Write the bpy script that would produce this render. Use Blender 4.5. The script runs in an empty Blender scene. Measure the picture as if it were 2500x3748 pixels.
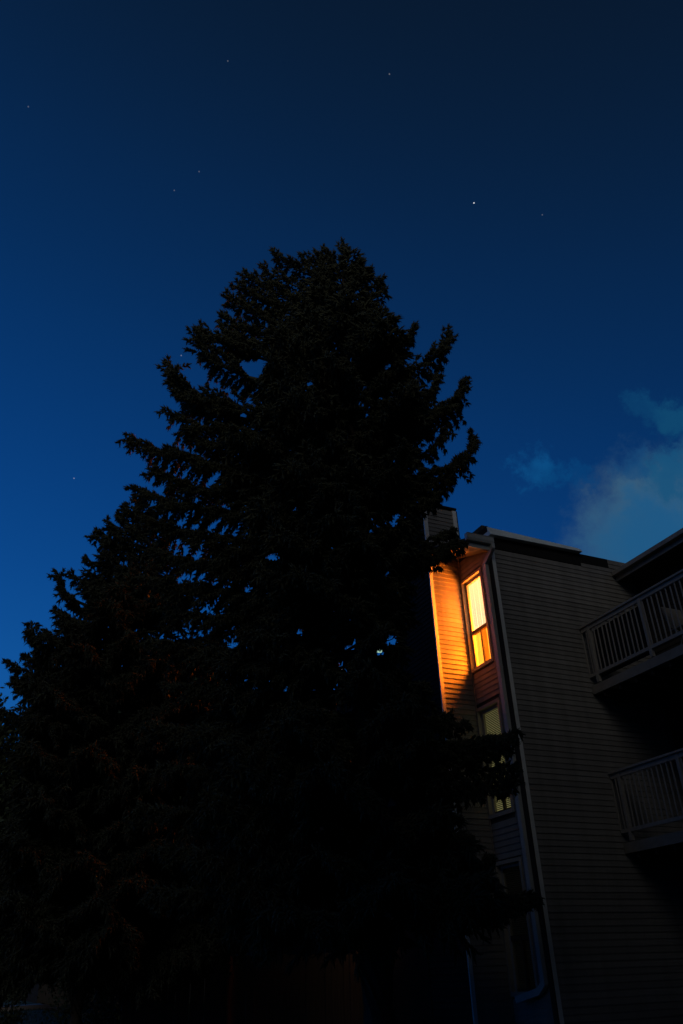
import bpy, math, random
import numpy as np
from mathutils import Matrix, Vector

SC = bpy.context.scene
COL = SC.collection

# ------------------------------------------------------------------ camera
R = ((0.91182323, 0.18250145, 0.3677929),
     (-0.40922099, 0.47685796, 0.77791045),
     (-0.03341518, -0.85982539, 0.50949359))
cam_d = bpy.data.cameras.new('camera')
cam = bpy.data.objects.new('camera', cam_d)
COL.objects.link(cam)
cam_d.sensor_fit = 'VERTICAL'
cam_d.sensor_height = 36.0
cam_d.lens = 2897.0 / 3748.0 * 36.0
cam_d.clip_start = 0.05
cam_d.clip_end = 3000
cam.matrix_world = Matrix(((R[0][0], -R[0][1], -R[0][2], 0.0),
                           (R[1][0], -R[1][1], -R[1][2], 0.0),
                           (R[2][0], -R[2][1], -R[2][2], 1.6),
                           (0, 0, 0, 1)))
SC.camera = cam

# ------------------------------------------------------------------ night sky
def srgb(r, g, b):
    f = lambda c: (c / 12.92) if c <= 0.04045 else ((c + 0.055) / 1.055) ** 2.4
    return (f(r / 255), f(g / 255), f(b / 255), 1)

W = bpy.data.worlds.new('World')
SC.world = W
W.use_nodes = True
nt = W.node_tree
nt.nodes.clear()
def N(t, **kw):
    n = nt.nodes.new(t)
    for k, v in kw.items():
        setattr(n, k, v)
    return n
def math_n(op, a, b=None, c=None, clamp=False):
    n = N('ShaderNodeMath', operation=op)
    n.use_clamp = clamp
    for i, v in enumerate((a, b, c)):
        if v is None: continue
        if isinstance(v, (int, float)): n.inputs[i].default_value = v
        else: nt.links.new(v, n.inputs[i])
    return n.outputs[0]
def dot_n(vec, d):
    n = N('ShaderNodeVectorMath', operation='DOT_PRODUCT')
    nt.links.new(vec, n.inputs[0]); n.inputs[1].default_value = d
    return n.outputs['Value']
tc = N('ShaderNodeTexCoord')
nrm = N('ShaderNodeVectorMath', operation='NORMALIZE')
nt.links.new(tc.outputs['Generated'], nrm.inputs[0])
D = nrm.outputs[0]
sep = N('ShaderNodeSeparateXYZ'); nt.links.new(D, sep.inputs[0])
ga = math.radians(108)
glow = dot_n(D, (math.cos(ga), math.sin(ga), 0.06))
zabs = math_n('ABSOLUTE', sep.outputs['Z'])
a = math_n('MULTIPLY_ADD', glow, 0.20, 0.06)
b0 = math_n('MULTIPLY_ADD', zabs, -0.80, 0.80)
b1 = math_n('MULTIPLY_ADD', glow, 0.2, 0.8)
b = math_n('MULTIPLY', b0, b1)
t = math_n('ADD', a, b, clamp=True)
ramp = N('ShaderNodeValToRGB')
nt.links.new(t, ramp.inputs[0])
cr = ramp.color_ramp
cr.interpolation = 'B_SPLINE'
stops = [(0.0, (9, 17, 30)), (0.12, (9, 21, 38)), (0.22, (8, 27, 50)), (0.33, (7, 37, 74)),
         (0.46, (6, 48, 98)), (0.62, (8, 62, 126)), (0.78, (14, 80, 152)), (1.0, (30, 104, 176))]
while len(cr.elements) < len(stops): cr.elements.new(0.5)
for e, (p, c) in zip(cr.elements, stops):
    e.position = p; e.color = srgb(*c)
# thin clouds low in the east
nz = N('ShaderNodeTexNoise'); nz.inputs['Scale'].default_value = 13.0
nz.inputs['Detail'].default_value = 8.0; nz.inputs['Roughness'].default_value = 0.68
nt.links.new(D, nz.inputs['Vector'])
nz2 = N('ShaderNodeTexNoise'); nz2.inputs['Scale'].default_value = 21.0
nz2.inputs['Detail'].default_value = 4.0
nt.links.new(D, nz2.inputs['Vector'])
cur = ramp.outputs['Color']
CLOUDS = [((0.6900, 0.5820, 0.4400), 0.120, 0.95, (62, 94, 118)),
          ((0.6700, 0.6000, 0.4350), 0.080, 0.70, (24, 84, 128)),
          ((0.7011, 0.5733, 0.4239), 0.090, 0.60, (24, 86, 132)),
          ((0.5600, 0.6300, 0.5380), 0.036, 0.85, (12, 78, 132)),
          ((0.5850, 0.6200, 0.5230), 0.030, 0.65, (8, 70, 122)),
          ((0.6050, 0.6050, 0.5170), 0.026, 0.50, (8, 66, 118)),
          ((0.6800, 0.5370, 0.5000), 0.042, 0.85, (20, 80, 120)),
          ((0.6500, 0.5620, 0.5110), 0.030, 0.60, (12, 70, 118)),
          ((0.6650, 0.5030, 0.5520), 0.034, 0.85, (16, 72, 110)),
          ((0.6450, 0.5180, 0.5620), 0.026, 0.65, (12, 64, 106))]
warp = N('ShaderNodeVectorMath', operation='MULTIPLY_ADD')
nt.links.new(nz.outputs['Color'], warp.inputs[0]); warp.inputs[1].default_value = (.13, .13, .13); warp.inputs[2].default_value = (-.065, -.065, -.065)
warp2 = N('ShaderNodeVectorMath', operation='ADD'); nt.links.new(D, warp2.inputs[0]); nt.links.new(warp.outputs[0], warp2.inputs[1])
DW = warp2.outputs[0]
for d, rad, amt, c in CLOUDS:
    L = math.sqrt(sum(x * x for x in d)); d = tuple(x / L for x in d)
    dn = N('ShaderNodeVectorMath', operation='DISTANCE'); nt.links.new(DW, dn.inputs[0]); dn.inputs[1].default_value = d
    angw = dn.outputs['Value']
    mr = N('ShaderNodeMapRange', interpolation_type='SMOOTHSTEP')
    nt.links.new(angw, mr.inputs['Value'])
    mr.inputs['From Min'].default_value = rad; mr.inputs['From Max'].default_value = rad * 0.40
    mr.inputs['To Min'].default_value = 0; mr.inputs['To Max'].default_value = amt
    m2 = math_n('MULTIPLY', mr.outputs[0], math_n('MULTIPLY_ADD', nz2.outputs['Fac'], 2.6, -0.12, clamp=True))
    mx = N('ShaderNodeMixRGB'); nt.links.new(m2, mx.inputs[0])
    nt.links.new(cur, mx.inputs[1]); mx.inputs[2].default_value = srgb(*c)
    cur = mx.outputs[0]
# stars
STARS = [((0.1145, 0.4871, 0.8658), .07), ((0.2814, 0.4275, 0.8591), .11), ((0.4134, 0.4816, 0.7728), 0.7),
         ((0.4833, 0.4509, 0.7504), .07), ((0.1135, 0.5859, 0.8024), .07), ((0.3492, 0.5872, 0.7303), .08),
         ((0.0918, 0.6097, 0.7873), .07), ((0.1415, 0.7375, 0.6604), .13), ((0.0491, 0.848, 0.5276), .16),
         ((-0.0726, 0.584, 0.8085), .07), ((0.39, 0.6323, 0.6694), .16)]
acc = None
for d, s in STARS:
    L = math.sqrt(sum(x * x for x in d)); d = tuple(x / L for x in d)
    n = N('ShaderNodeVectorMath', operation='DISTANCE')
    nt.links.new(D, n.inputs[0]); n.inputs[1].default_value = d
    rs = 0.0011 if s > 1 else 0.0008
    g = math_n('LESS_THAN', n.outputs['Value'], rs)
    g = math_n('MULTIPLY', g, s)
    acc = g if acc is None else math_n('ADD', acc, g)
cb = N('ShaderNodeCombineXYZ')
for i in range(3): nt.links.new(acc, cb.inputs[i])
addv = N('ShaderNodeVectorMath', operation='ADD')
nt.links.new(cur, addv.inputs[0]); nt.links.new(cb.outputs[0], addv.inputs[1])
bg = N('ShaderNodeBackground'); bg.inputs['Strength'].default_value = 1.0
nt.links.new(addv.outputs[0], bg.inputs['Color'])
out = N('ShaderNodeOutputWorld'); nt.links.new(bg.outputs[0], out.inputs['Surface'])

# faint directional night light, added for unseen street and sky glow behind the camera
sd = bpy.data.lights.new('night_fill', 'SUN')
sd.energy = 0.37; sd.angle = math.radians(34); sd.color = (1.0, 0.95, 0.88)
night_fill = bpy.data.objects.new('night_fill', sd); COL.objects.link(night_fill)
mdir = Vector((0.46, 0.74, -0.38)).normalized()
night_fill.rotation_euler = mdir.to_track_quat('-Z', 'Y').to_euler()
night_fill.location = (-4, -12, 14)

SC.view_settings.view_transform = 'Standard'
SC.view_settings.look = 'None'
SC.view_settings.exposure = 0
SC.view_settings.gamma = 1
SC.view_settings.use_curve_mapping = False
SC.render.engine = 'CYCLES'
SC.cycles.max_bounces = 6
SC.cycles.transparent_max_bounces = 12
SC.cycles.sample_clamp_indirect = 3.0
SC.cycles.caustics_reflective = False
SC.cycles.caustics_refractive = False

random.seed(7)
rng = np.random.default_rng(11)

# ------------------------------------------------------------------ materials
def mat(name, col, rough=0.6, var=0.12, scale=6.0, metal=0.0, bump=0.0, bscale=60.0, spec=0.4, stretch=(1, 1, 1)):
    m = bpy.data.materials.new(name); m.use_nodes = True
    n = m.node_tree; b = n.nodes['Principled BSDF']
    tcn = n.nodes.new('ShaderNodeTexCoord')
    mp = n.nodes.new('ShaderNodeMapping'); mp.inputs['Scale'].default_value = stretch
    n.links.new(tcn.outputs['Object'], mp.inputs[0])
    nz = n.nodes.new('ShaderNodeTexNoise'); nz.inputs['Scale'].default_value = scale
    nz.inputs['Detail'].default_value = 5; nz.inputs['Roughness'].default_value = 0.65
    n.links.new(mp.outputs[0], nz.inputs['Vector'])
    rp = n.nodes.new('ShaderNodeValToRGB')
    rp.color_ramp.elements[0].position = 0.3; rp.color_ramp.elements[1].position = 0.7
    rp.color_ramp.elements[0].color = (*[c * (1 - var) for c in col], 1)
    rp.color_ramp.elements[1].color = (*[min(1, c * (1 + var)) for c in col], 1)
    n.links.new(nz.outputs['Fac'], rp.inputs[0])
    n.links.new(rp.outputs[0], b.inputs['Base Color'])
    b.inputs['Roughness'].default_value = rough
    b.inputs['Metallic'].default_value = metal
    b.inputs['Specular IOR Level'].default_value = spec
    if bump:
        nb = n.nodes.new('ShaderNodeTexNoise'); nb.inputs['Scale'].default_value = bscale
        n.links.new(mp.outputs[0], nb.inputs['Vector'])
        bm_ = n.nodes.new('ShaderNodeBump'); bm_.inputs['Strength'].default_value = bump
        bm_.inputs['Distance'].default_value = 0.01
        n.links.new(nb.outputs['Fac'], bm_.inputs['Height'])
        n.links.new(bm_.outputs[0], b.inputs['Normal'])
    return m

def siding_variation(m):
    n = m.node_tree; b = n.nodes['Principled BSDF']
    src = b.inputs['Base Color'].links[0].from_socket
    oi = n.nodes.new('ShaderNodeObjectInfo')
    tcn = n.nodes.new('ShaderNodeTexCoord')
    gp = n.nodes.new('ShaderNodeNewGeometry')
    mp = n.nodes.new('ShaderNodeMapping'); mp.inputs['Scale'].default_value = (5.0, 5.0, 0.35)
    n.links.new(gp.outputs['Position'], mp.inputs[0])
    st = n.nodes.new('ShaderNodeTexNoise'); st.inputs['Scale'].default_value = 1.0; st.inputs['Detail'].default_value = 6
    n.links.new(mp.outputs[0], st.inputs['Vector'])
    r1 = n.nodes.new('ShaderNodeMapRange'); r1.inputs['From Min'].default_value = 0.35; r1.inputs['From Max'].default_value = 0.7
    r1.inputs['To Min'].default_value = 1.08; r1.inputs['To Max'].default_value = 0.84
    n.links.new(st.outputs['Fac'], r1.inputs['Value'])
    r2 = n.nodes.new('ShaderNodeMapRange'); r2.inputs['To Min'].default_value = 0.88; r2.inputs['To Max'].default_value = 1.10
    n.links.new(oi.outputs['Random'], r2.inputs['Value'])
    mu = n.nodes.new('ShaderNodeMath'); mu.operation = 'MULTIPLY'
    n.links.new(r1.outputs[0], mu.inputs[0]); n.links.new(r2.outputs[0], mu.inputs[1])
    vm = n.nodes.new('ShaderNodeVectorMath'); vm.operation = 'SCALE'
    n.links.new(src, vm.inputs[0]); n.links.new(mu.outputs[0], vm.inputs['Scale'])
    n.links.new(vm.outputs[0], b.inputs['Base Color'])

def emis(name, col, s):
    m = bpy.data.materials.new(name); m.use_nodes = True
    n = m.node_tree; n.nodes.clear()
    e = n.nodes.new('ShaderNodeEmission'); e.inputs[0].default_value = (*col, 1); e.inputs[1].default_value = s
    o = n.nodes.new('ShaderNodeOutputMaterial'); n.links.new(e.outputs[0], o.inputs[0])
    return m

M = {}
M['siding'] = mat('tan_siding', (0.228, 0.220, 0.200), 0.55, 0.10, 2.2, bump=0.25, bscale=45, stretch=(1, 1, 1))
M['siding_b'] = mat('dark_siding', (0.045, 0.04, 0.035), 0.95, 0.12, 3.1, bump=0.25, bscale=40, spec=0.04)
siding_variation(M['siding'])
M['backing'] = mat('wall_sheathing', (0.05, 0.045, 0.035), 0.9)
M['trim'] = mat('white_trim', (0.72, 0.76, 0.75), 0.45, 0.07, 8, bump=0.15)
M['gutter'] = mat('gutter_metal', (0.42, 0.45, 0.45), 0.4, 0.10, 9, bump=0.1)
M['cap'] = mat('parapet_cap', (0.70, 0.80, 0.82), 0.42, 0.10, 3, spec=0.5)
M['felt'] = mat('black_felt', (0.007, 0.007, 0.007), 0.95, 0.3, 12, bump=0.3)
M['shingle'] = mat('roof_shingle', (0.045, 0.042, 0.04), 0.9, 0.35, 30, bump=0.6)
M['soffit'] = mat('tan_soffit', (0.26, 0.23, 0.19), 0.55, 0.08, 7)
M['frame'] = mat('window_frame', (0.34, 0.32, 0.27), 0.4, 0.06, 10)
M['sash'] = mat('dark_sash', (0.05, 0.035, 0.022), 0.45, 0.1, 10)
M['rail'] = mat('balcony_paint', (0.33, 0.31, 0.27), 0.6, 0.16, 14, bump=0.3)
M['deck'] = mat('balcony_deck', (0.26, 0.24, 0.20), 0.7, 0.16, 5, bump=0.3)
M['room'] = mat('room_wall', (0.20, 0.17, 0.11), 0.8, 0.03, 2)
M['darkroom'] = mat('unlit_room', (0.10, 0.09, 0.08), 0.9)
M['needle'] = mat('spruce_needles', (0.085, 0.090, 0.052), 0.75, 0.35, 2.5, spec=0.15)
M['needle2'] = mat('spruce_needles_pale', (0.050, 0.056, 0.036), 0.75, 0.35, 2.5, spec=0.15)
M['bark'] = mat('spruce_bark', (0.06, 0.045, 0.032), 0.95, 0.35, 14, bump=0.8, bscale=30, stretch=(1, 1, .3))
M['leaf'] = mat('broad_leaves', (0.045, 0.062, 0.030), 0.6, 0.35, 3, spec=0.2)
M['leaf2'] = mat('hedge_leaves', (0.032, 0.044, 0.022), 0.6, 0.35, 3, spec=0.2)
M['grass'] = mat('lawn', (0.05, 0.075, 0.025), 0.9, 0.4, 1.5, bump=0.6, bscale=40)
M['blade'] = mat('grass_blades', (0.06, 0.09, 0.028), 0.8, 0.35, 4)
M['concrete'] = mat('concrete', (0.33, 0.31, 0.28), 0.85, 0.15, 3, bump=0.4)
M['wood'] = mat('fence_wood', (0.13, 0.085, 0.06), 0.8, 0.25, 6, bump=0.5, bscale=30, stretch=(4, 4, .4))
M['black'] = mat('black_metal', (0.03, 0.03, 0.03), 0.45, 0.1, 20)
M['globe'] = emis('assumed_lamp_globe', (1.0, 0.175, 0.006), 480)
M['lens'] = emis('street_lamp_lens', (0.6, 1.0, 0.75), 0.9)
M['lantern'] = emis('assumed_lantern_glass', (1.0, 0.45, 0.12), 22.0)
M['gardenglow'] = emis('assumed_garden_lamp_glass', (1.0, 0.62, 0.22), 5.0)
M['farglow'] = emis('far_window_glow', (1.0, 0.55, 0.12), 0.8)

def glass():
    m = bpy.data.materials.new('window_glass'); m.use_nodes = True
    n = m.node_tree; n.nodes.clear()
    t_ = n.nodes.new('ShaderNodeBsdfTransparent'); t_.inputs[0].default_value = (0.93, 0.94, 0.92, 1)
    g_ = n.nodes.new('ShaderNodeBsdfGlossy'); g_.inputs['Roughness'].default_value = 0.02
    lw = n.nodes.new('ShaderNodeLayerWeight'); lw.inputs[0].default_value = 0.5
    pw = n.nodes.new('ShaderNodeMath'); pw.operation = 'POWER'; pw.inputs[1].default_value = 4.0
    n.links.new(lw.outputs['Facing'], pw.inputs[0])
    fr = n.nodes.new('ShaderNodeMath'); fr.operation = 'MULTIPLY_ADD'; fr.inputs[1].default_value = 0.6; fr.inputs[2].default_value = 0.03
    n.links.new(pw.outputs[0], fr.inputs[0])
    mx = n.nodes.new('ShaderNodeMixShader'); o = n.nodes.new('ShaderNodeOutputMaterial')
    n.links.new(fr.outputs[0], mx.inputs[0]); n.links.new(t_.outputs[0], mx.inputs[1])
    n.links.new(g_.outputs[0], mx.inputs[2]); n.links.new(mx.outputs[0], o.inputs[0])
    return m
M['glass'] = glass()

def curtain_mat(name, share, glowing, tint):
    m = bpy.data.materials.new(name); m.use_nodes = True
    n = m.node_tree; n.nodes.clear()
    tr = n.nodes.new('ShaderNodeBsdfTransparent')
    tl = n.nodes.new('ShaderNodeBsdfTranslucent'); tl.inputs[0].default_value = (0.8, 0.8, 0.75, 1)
    em = n.nodes.new('ShaderNodeEmission'); em.inputs[0].default_value = (*tint, 1); em.inputs[1].default_value = glowing  # the cloth's own glow stands in for lamplight coming through it
    tcn = n.nodes.new('ShaderNodeTexCoord'); wv = n.nodes.new('ShaderNodeTexWave')
    wv.bands_direction = 'Y'; wv.inputs['Scale'].default_value = 4.0; wv.inputs['Distortion'].default_value = 1.5
    mp = n.nodes.new('ShaderNodeMapping'); mp.inputs['Scale'].default_value = (1, 1, 0.06)
    n.links.new(tcn.outputs['Object'], mp.inputs[0]); n.links.new(mp.outputs[0], wv.inputs['Vector'])
    rp = n.nodes.new('ShaderNodeValToRGB')
    rp.color_ramp.elements[0].color = (0.78, 0.78, 0.72, 1); rp.color_ramp.elements[1].color = (0.9, 0.9, 0.88, 1)
    n.links.new(wv.outputs['Fac'], rp.inputs[0]); n.links.new(rp.outputs[0], tl.inputs[0])
    m1 = n.nodes.new('ShaderNodeMixShader'); m1.inputs[0].default_value = share
    ad = n.nodes.new('ShaderNodeAddShader'); o = n.nodes.new('ShaderNodeOutputMaterial')
    n.links.new(tr.outputs[0], m1.inputs[1]); n.links.new(tl.outputs[0], m1.inputs[2])
    n.links.new(m1.outputs[0], ad.inputs[0]); n.links.new(em.outputs[0], ad.inputs[1])
    n.links.new(ad.outputs[0], o.inputs[0])
    return m
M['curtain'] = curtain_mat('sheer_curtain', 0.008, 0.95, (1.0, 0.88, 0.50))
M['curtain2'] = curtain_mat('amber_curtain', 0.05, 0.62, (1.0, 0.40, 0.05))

def blind_mat():
    m = bpy.data.materials.new('self_lit_blind'); m.use_nodes = True
    b = m.node_tree.nodes['Principled BSDF']
    b.inputs['Base Color'].default_value = (0.6, 0.58, 0.42, 1)
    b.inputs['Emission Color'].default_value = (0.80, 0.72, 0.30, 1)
    b.inputs['Emission Strength'].default_value = 0.16  # room light behind the slats, put in as emission
    return m
M['blind'] = blind_mat()
M['blind_dim'] = M['blind'].copy(); M['blind_dim'].name = 'dim_self_lit_blind'
M['blind_dim'].node_tree.nodes['Principled BSDF'].inputs['Emission Strength'].default_value = 0.0008
M['blind_dim'].node_tree.nodes['Principled BSDF'].inputs['Base Color'].default_value = (0.12, 0.11, 0.08, 1)

# ------------------------------------------------------------------ mesh helpers
class MB:
    def __init__(self): self.v = []; self.f = []
    def box(self, x0, x1, y0, y1, z0, z1):
        i = len(self.v)
        self.v += [(x0, y0, z0), (x1, y0, z0), (x1, y1, z0), (x0, y1, z0),
                   (x0, y0, z1), (x1, y0, z1), (x1, y1, z1), (x0, y1, z1)]
        for q in ((0, 3, 2, 1), (4, 5, 6, 7), (0, 1, 5, 4), (1, 2, 6, 5), (2, 3, 7, 6), (3, 0, 4, 7)):
            self.f.append(tuple(i + k for k in q))
        return self
    def prism(self, pts, d):      # polygon pts extruded by vector d
        i = len(self.v); n = len(pts)
        self.v += [tuple(p) for p in pts] + [tuple(p[k] + d[k] for k in range(3)) for p in pts]
        self.f.append(tuple(i + k for k in range(n))[::-1])
        self.f.append(tuple(i + n + k for k in range(n)))
        for k in range(n):
            self.f.append((i + k, i + (k + 1) % n, i + n + (k + 1) % n, i + n + k))
        return self
    def tube(self, pts, rad, n=8):
        i0 = len(self.v); pts = [Vector(p) for p in pts]
        rads = rad if isinstance(rad, (list, tuple)) else [rad] * len(pts)
        for k, p in enumerate(pts):
            t_ = (pts[min(k + 1, len(pts) - 1)] - pts[max(k - 1, 0)]).normalized()
            u = t_.cross(Vector((0.3, 0.9, 0.1)) if abs(t_.z) > 0.9 else Vector((0, 0, 1))).normalized()
            w = t_.cross(u)
            for j in range(n):
                a_ = 2 * math.pi * j / n
                self.v.append(tuple(p + (u * math.cos(a_) + w * math.sin(a_)) * rads[k]))
        for k in range(len(pts) - 1):
            for j in range(n):
                a_ = i0 + k * n + j; b_ = i0 + k * n + (j + 1) % n
                self.f.append((a_, b_, b_ + n, a_ + n))
        self.f.append(tuple(i0 + j for j in range(n))[::-1])
        self.f.append(tuple(i0 + (len(pts) - 1) * n + j for j in range(n)))
        return self
    def mesh(self, name, m):
        me = bpy.data.meshes.new(name); me.from_pydata(self.v, [], self.f)
        if m is not None: me.materials.append(m)
        return me
    def build(self, name, m, parent=None, bevel=0):
        me = self.mesh(name, m)
        o = bpy.data.objects.new(name, me); COL.objects.link(o)
        if parent is not None: o.parent = parent
        if bevel:
            bv = o.modifiers.new('bevel', 'BEVEL'); bv.width = bevel; bv.segments = 2; bv.limit_method = 'ANGLE'
        return o

def inst(name, me, parent, loc=(0, 0, 0)):
    o = bpy.data.objects.new(name, me); COL.objects.link(o); o.location = loc
    if parent is not None: o.parent = parent
    return o
def empty(name, label, cat, loc=(0, 0, 0), group=None):
    o = bpy.data.objects.new(name, None); COL.objects.link(o); o.location = loc
    o['label'] = label; o['category'] = cat
    if group: o['group'] = group
    return o
def tag(o, label, cat, group=None):
    o['label'] = label; o['category'] = cat
    if group: o['group'] = group
    return o
def np_mesh(name, V, F, m):
    """V (n,3), F (m,3) triangles"""
    me = bpy.data.meshes.new(name)
    V = np.asarray(V, np.float32); F = np.asarray(F, np.int32)
    me.vertices.add(len(V)); me.vertices.foreach_set('co', V.ravel())
    me.loops.add(F.size); me.loops.foreach_set('vertex_index', F.ravel())
    me.polygons.add(len(F))
    me.polygons.foreach_set('loop_start', np.arange(0, F.size, 3, dtype=np.int32))
    me.update(calc_edges=True)
    me.materials.append(m)
    return me

TIPS1= [(4.57, 10.01, 14.17), (4.45, 10.07, 14.08), (4.19, 10.2, 14.07), (3.69, 10.45, 14.14), (3.51, 10.54, 13.81), (3.17, 10.7, 13.6), (3.05, 10.76, 13.31), (2.88, 10.85, 12.99), (2.81, 10.88, 12.51), (2.85, 10.86, 12.14), (5.24, 9.68, 13.77), (5.38, 9.61, 13.55), (5.55, 9.53, 13.27), (5.56, 9.52, 12.95), (5.58, 9.51, 12.42), (5.73, 9.44, 12.19), (2.4, 11.08, 12.15), (2.5, 11.04, 12.14), (1.99, 11.29, 11.38), (2.07, 11.25, 10.95), (2.04, 11.26, 10.29), (2.33, 11.12, 9.86), (1.52, 11.52, 9.77), (1.94, 11.31, 9.04), (1.69, 11.44, 8.72), (2.94, 10.82, 11.86), (6.0, 9.3, 11.97), (6.58, 9.02, 11.8), (6.29, 9.16, 10.76), (6.71, 8.95, 10.67), (6.46, 9.08, 10.15), (6.11, 9.25, 9.62), (6.31, 9.15, 9.67), (6.73, 8.94, 9.46), (6.4, 9.11, 8.91), (6.31, 9.15, 8.7), (6.19, 9.21, 8.44), (6.05, 9.28, 8.24), (6.28, 9.16, 7.68), (6.32, 9.15, 7.46), (6.09, 9.26, 7.28), (5.85, 9.38, 7.13), (5.59, 9.5, 6.72), (5.39, 9.61, 6.42), (5.33, 9.63, 6.11), (5.7, 9.45, 5.21), (5.94, 9.34, 4.76), (6.13, 9.24, 4.64), (6.69, 8.96, 4.46), (6.64, 8.99, 4.39), (6.59, 9.01, 4.25), (6.61, 9.0, 3.85), (6.66, 8.98, 4.03), (5.98, 9.31, 3.16), (6.2, 9.21, 2.85), (6.67, 8.97, 2.46), (6.51, 9.05, 2.4), (1.88, 11.34, 8.16), (2.0, 11.28, 7.6), (1.89, 11.34, 7.07), (2.23, 11.17, 6.55), (2.12, 11.22, 6.03), (2.39, 11.09, 5.38), (2.22, 11.17, 4.8), (2.4, 11.08, 4.23), (2.18, 11.19, 3.7), (2.48, 11.05, 3.18), (2.39, 11.09, 2.7), (5.87, 9.37, 2.04), (6.12, 9.25, 2.15)]
TIPS2= [(2.11, 15.92, 11.02), (2.0, 15.95, 10.8), (1.79, 16.0, 10.58), (1.62, 16.03, 10.32), (1.51, 16.06, 10.2), (1.45, 16.07, 9.65), (1.18, 16.13, 9.25), (0.96, 16.18, 9.22), (1.04, 16.16, 8.87), (1.02, 16.17, 8.45), (0.6, 16.26, 8.08), (0.9, 16.2, 7.93), (1.36, 16.09, 7.21), (0.6, 16.26, 7.42), (0.81, 16.22, 7.41), (0.31, 16.33, 7.26), (0.51, 16.28, 6.84), (0.4, 16.31, 6.29), (0.82, 16.21, 5.52), (0.75, 16.23, 4.78), (1.18, 16.13, 4.07), (0.93, 16.19, 3.4), (2.71, 15.79, 10.96), (2.97, 15.73, 10.77), (1.31, 16.1, 2.96), (0.49, 16.29, 6.95)]
GAPS= [(5.14, 9.73, 5.7, 0.06), (5.3, 9.65, 5.85, 0.1), (4.09, 10.25, 6.08, 0.06), (3.72, 10.43, 7.35, 0.09), (3.66, 10.46, 7.33, 0.06), (2.45, 11.06, 7.02, 0.08), (2.54, 11.01, 6.99, 0.06), (4.26, 10.17, 10.68, 0.06), (4.27, 10.16, 10.81, 0.04), (3.37, 10.61, 11.21, 0.19), (3.5, 10.54, 11.38, 0.1), (3.21, 10.68, 11.33, 0.08), (5.46, 9.57, 7.83, 0.07), (5.49, 9.56, 7.99, 0.04), (5.3, 9.65, 6.96, 0.05), (5.35, 9.62, 7.2, 0.03), (4.03, 10.28, 8.21, 0.04), (5.51, 9.55, 9.04, 0.04), (3.22, 10.68, 10.15, 0.06), (2.96, 10.81, 10.76, 0.04), (2.79, 10.89, 6.52, 0.03), (5.54, 9.53, 11.1, 0.06), (2.36, 11.1, 7.7, 0.03), (1.99, 11.29, 7.45, 0.03)]
G2 = [(1.52, 16.06, 8.59, 0.09), (1.42, 16.08, 8.71, 0.08)]

# ------------------------------------------------------------------ ground
def gz(x, y):
    d = np.hypot(x, y)
    s = np.clip((d - 13) / 24, 0, 1); s = s * s * (3 - 2 * s)
    w = np.clip((8.5 - x) / 5.0, 0, 1)
    w = w * np.clip((y - 3) / 8, 0, 1)
    hill = np.clip((y - 66) / 24, 0, 1) * 7.0
    return hill + 1.36 * s * w + 0.02 * np.sin(x * 0.9) * np.cos(y * 0.7)
def grid_axis(lo, hi):
    core = np.arange(-14, 50, 0.6)
    return np.concatenate([[lo, lo / 2, lo / 5, -50, -25], core, [60, 66, 90, hi / 3, hi]])
gx = grid_axis(-900, 900); gy = grid_axis(-900, 900)
XX, YY = np.meshgrid(gx, gy, indexing='ij')
ZZ = gz(XX, YY)
nx, ny = XX.shape
V = np.stack([XX, YY, ZZ], -1).reshape(-1, 3)
ii = (np.arange(nx - 1)[:, None] * ny + np.arange(ny - 1)[None, :]).ravel()
F = np.concatenate([np.stack([ii, ii + ny, ii + ny + 1], 1), np.stack([ii, ii + ny + 1, ii + 1], 1)])
g = bpy.data.objects.new('ground', np_mesh('ground', V, F, M['grass'])); COL.objects.link(g)
g['kind'] = 'structure'

# ------------------------------------------------------------------ apartment building
XA, YP, YB, XC = 8.694, 11.50, 12.644, 7.9235
LAP = 0.0990
bld = empty('apartment_building', 'tan sided apartment block with a lit corner recess, dark parapet band and stacked balconies',
            'building', (XA, YP, 0))
def part(mb, name, m, parent=None, bevel=0):
    """build in world coordinates, keep them under the building's base"""
    p = bld if parent is None else parent
    o = mb.build(name, m, None, bevel)
    o.parent = p
    w = Vector((0, 0, 0)); q = p
    while q is not None:
        w += q.location; q = q.parent
    o.location = -w
    return o
BT = 0.020       # butt thickness of a clapboard
def board_mesh_x(L):     # faces -Y, length along +X from 0
    p = [(0, 0, 0), (0, -BT, 0), (0, -0.004, LAP + 0.012), (0, 0, LAP + 0.012)]
    return MB().prism(p, (L, 0, 0)).mesh('siding_board', M['siding'])
def board_mesh_y(L, m=None):     # faces -X, length along +Y from 0
    p = [(0, 0, 0), (-BT, 0, 0), (-0.004, 0, LAP + 0.012), (0, 0, LAP + 0.012)]
    return MB().prism(p[::-1], (0, L, 0)).mesh('siding_board', m or M['siding'])
_bm = {}
def bx(L):
    L = round(L, 3)
    if ('x', L) not in _bm: _bm[('x', L)] = board_mesh_x(L)
    return _bm[('x', L)]
def by(L):
    L = round(L, 3)
    if ('y', L) not in _bm: _bm[('y', L)] = board_mesh_y(L)
    return _bm[('y', L)]
def setboard(me, parent, x, y, z):
    o = bpy.data.objects.new('siding_board', me); COL.objects.link(o); o.parent = parent
    w = Vector((0, 0, 0)); q = parent
    while q is not None:
        w += q.location; q = q.parent
    o.location = Vector((x, y, z)) - w
    return o

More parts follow.
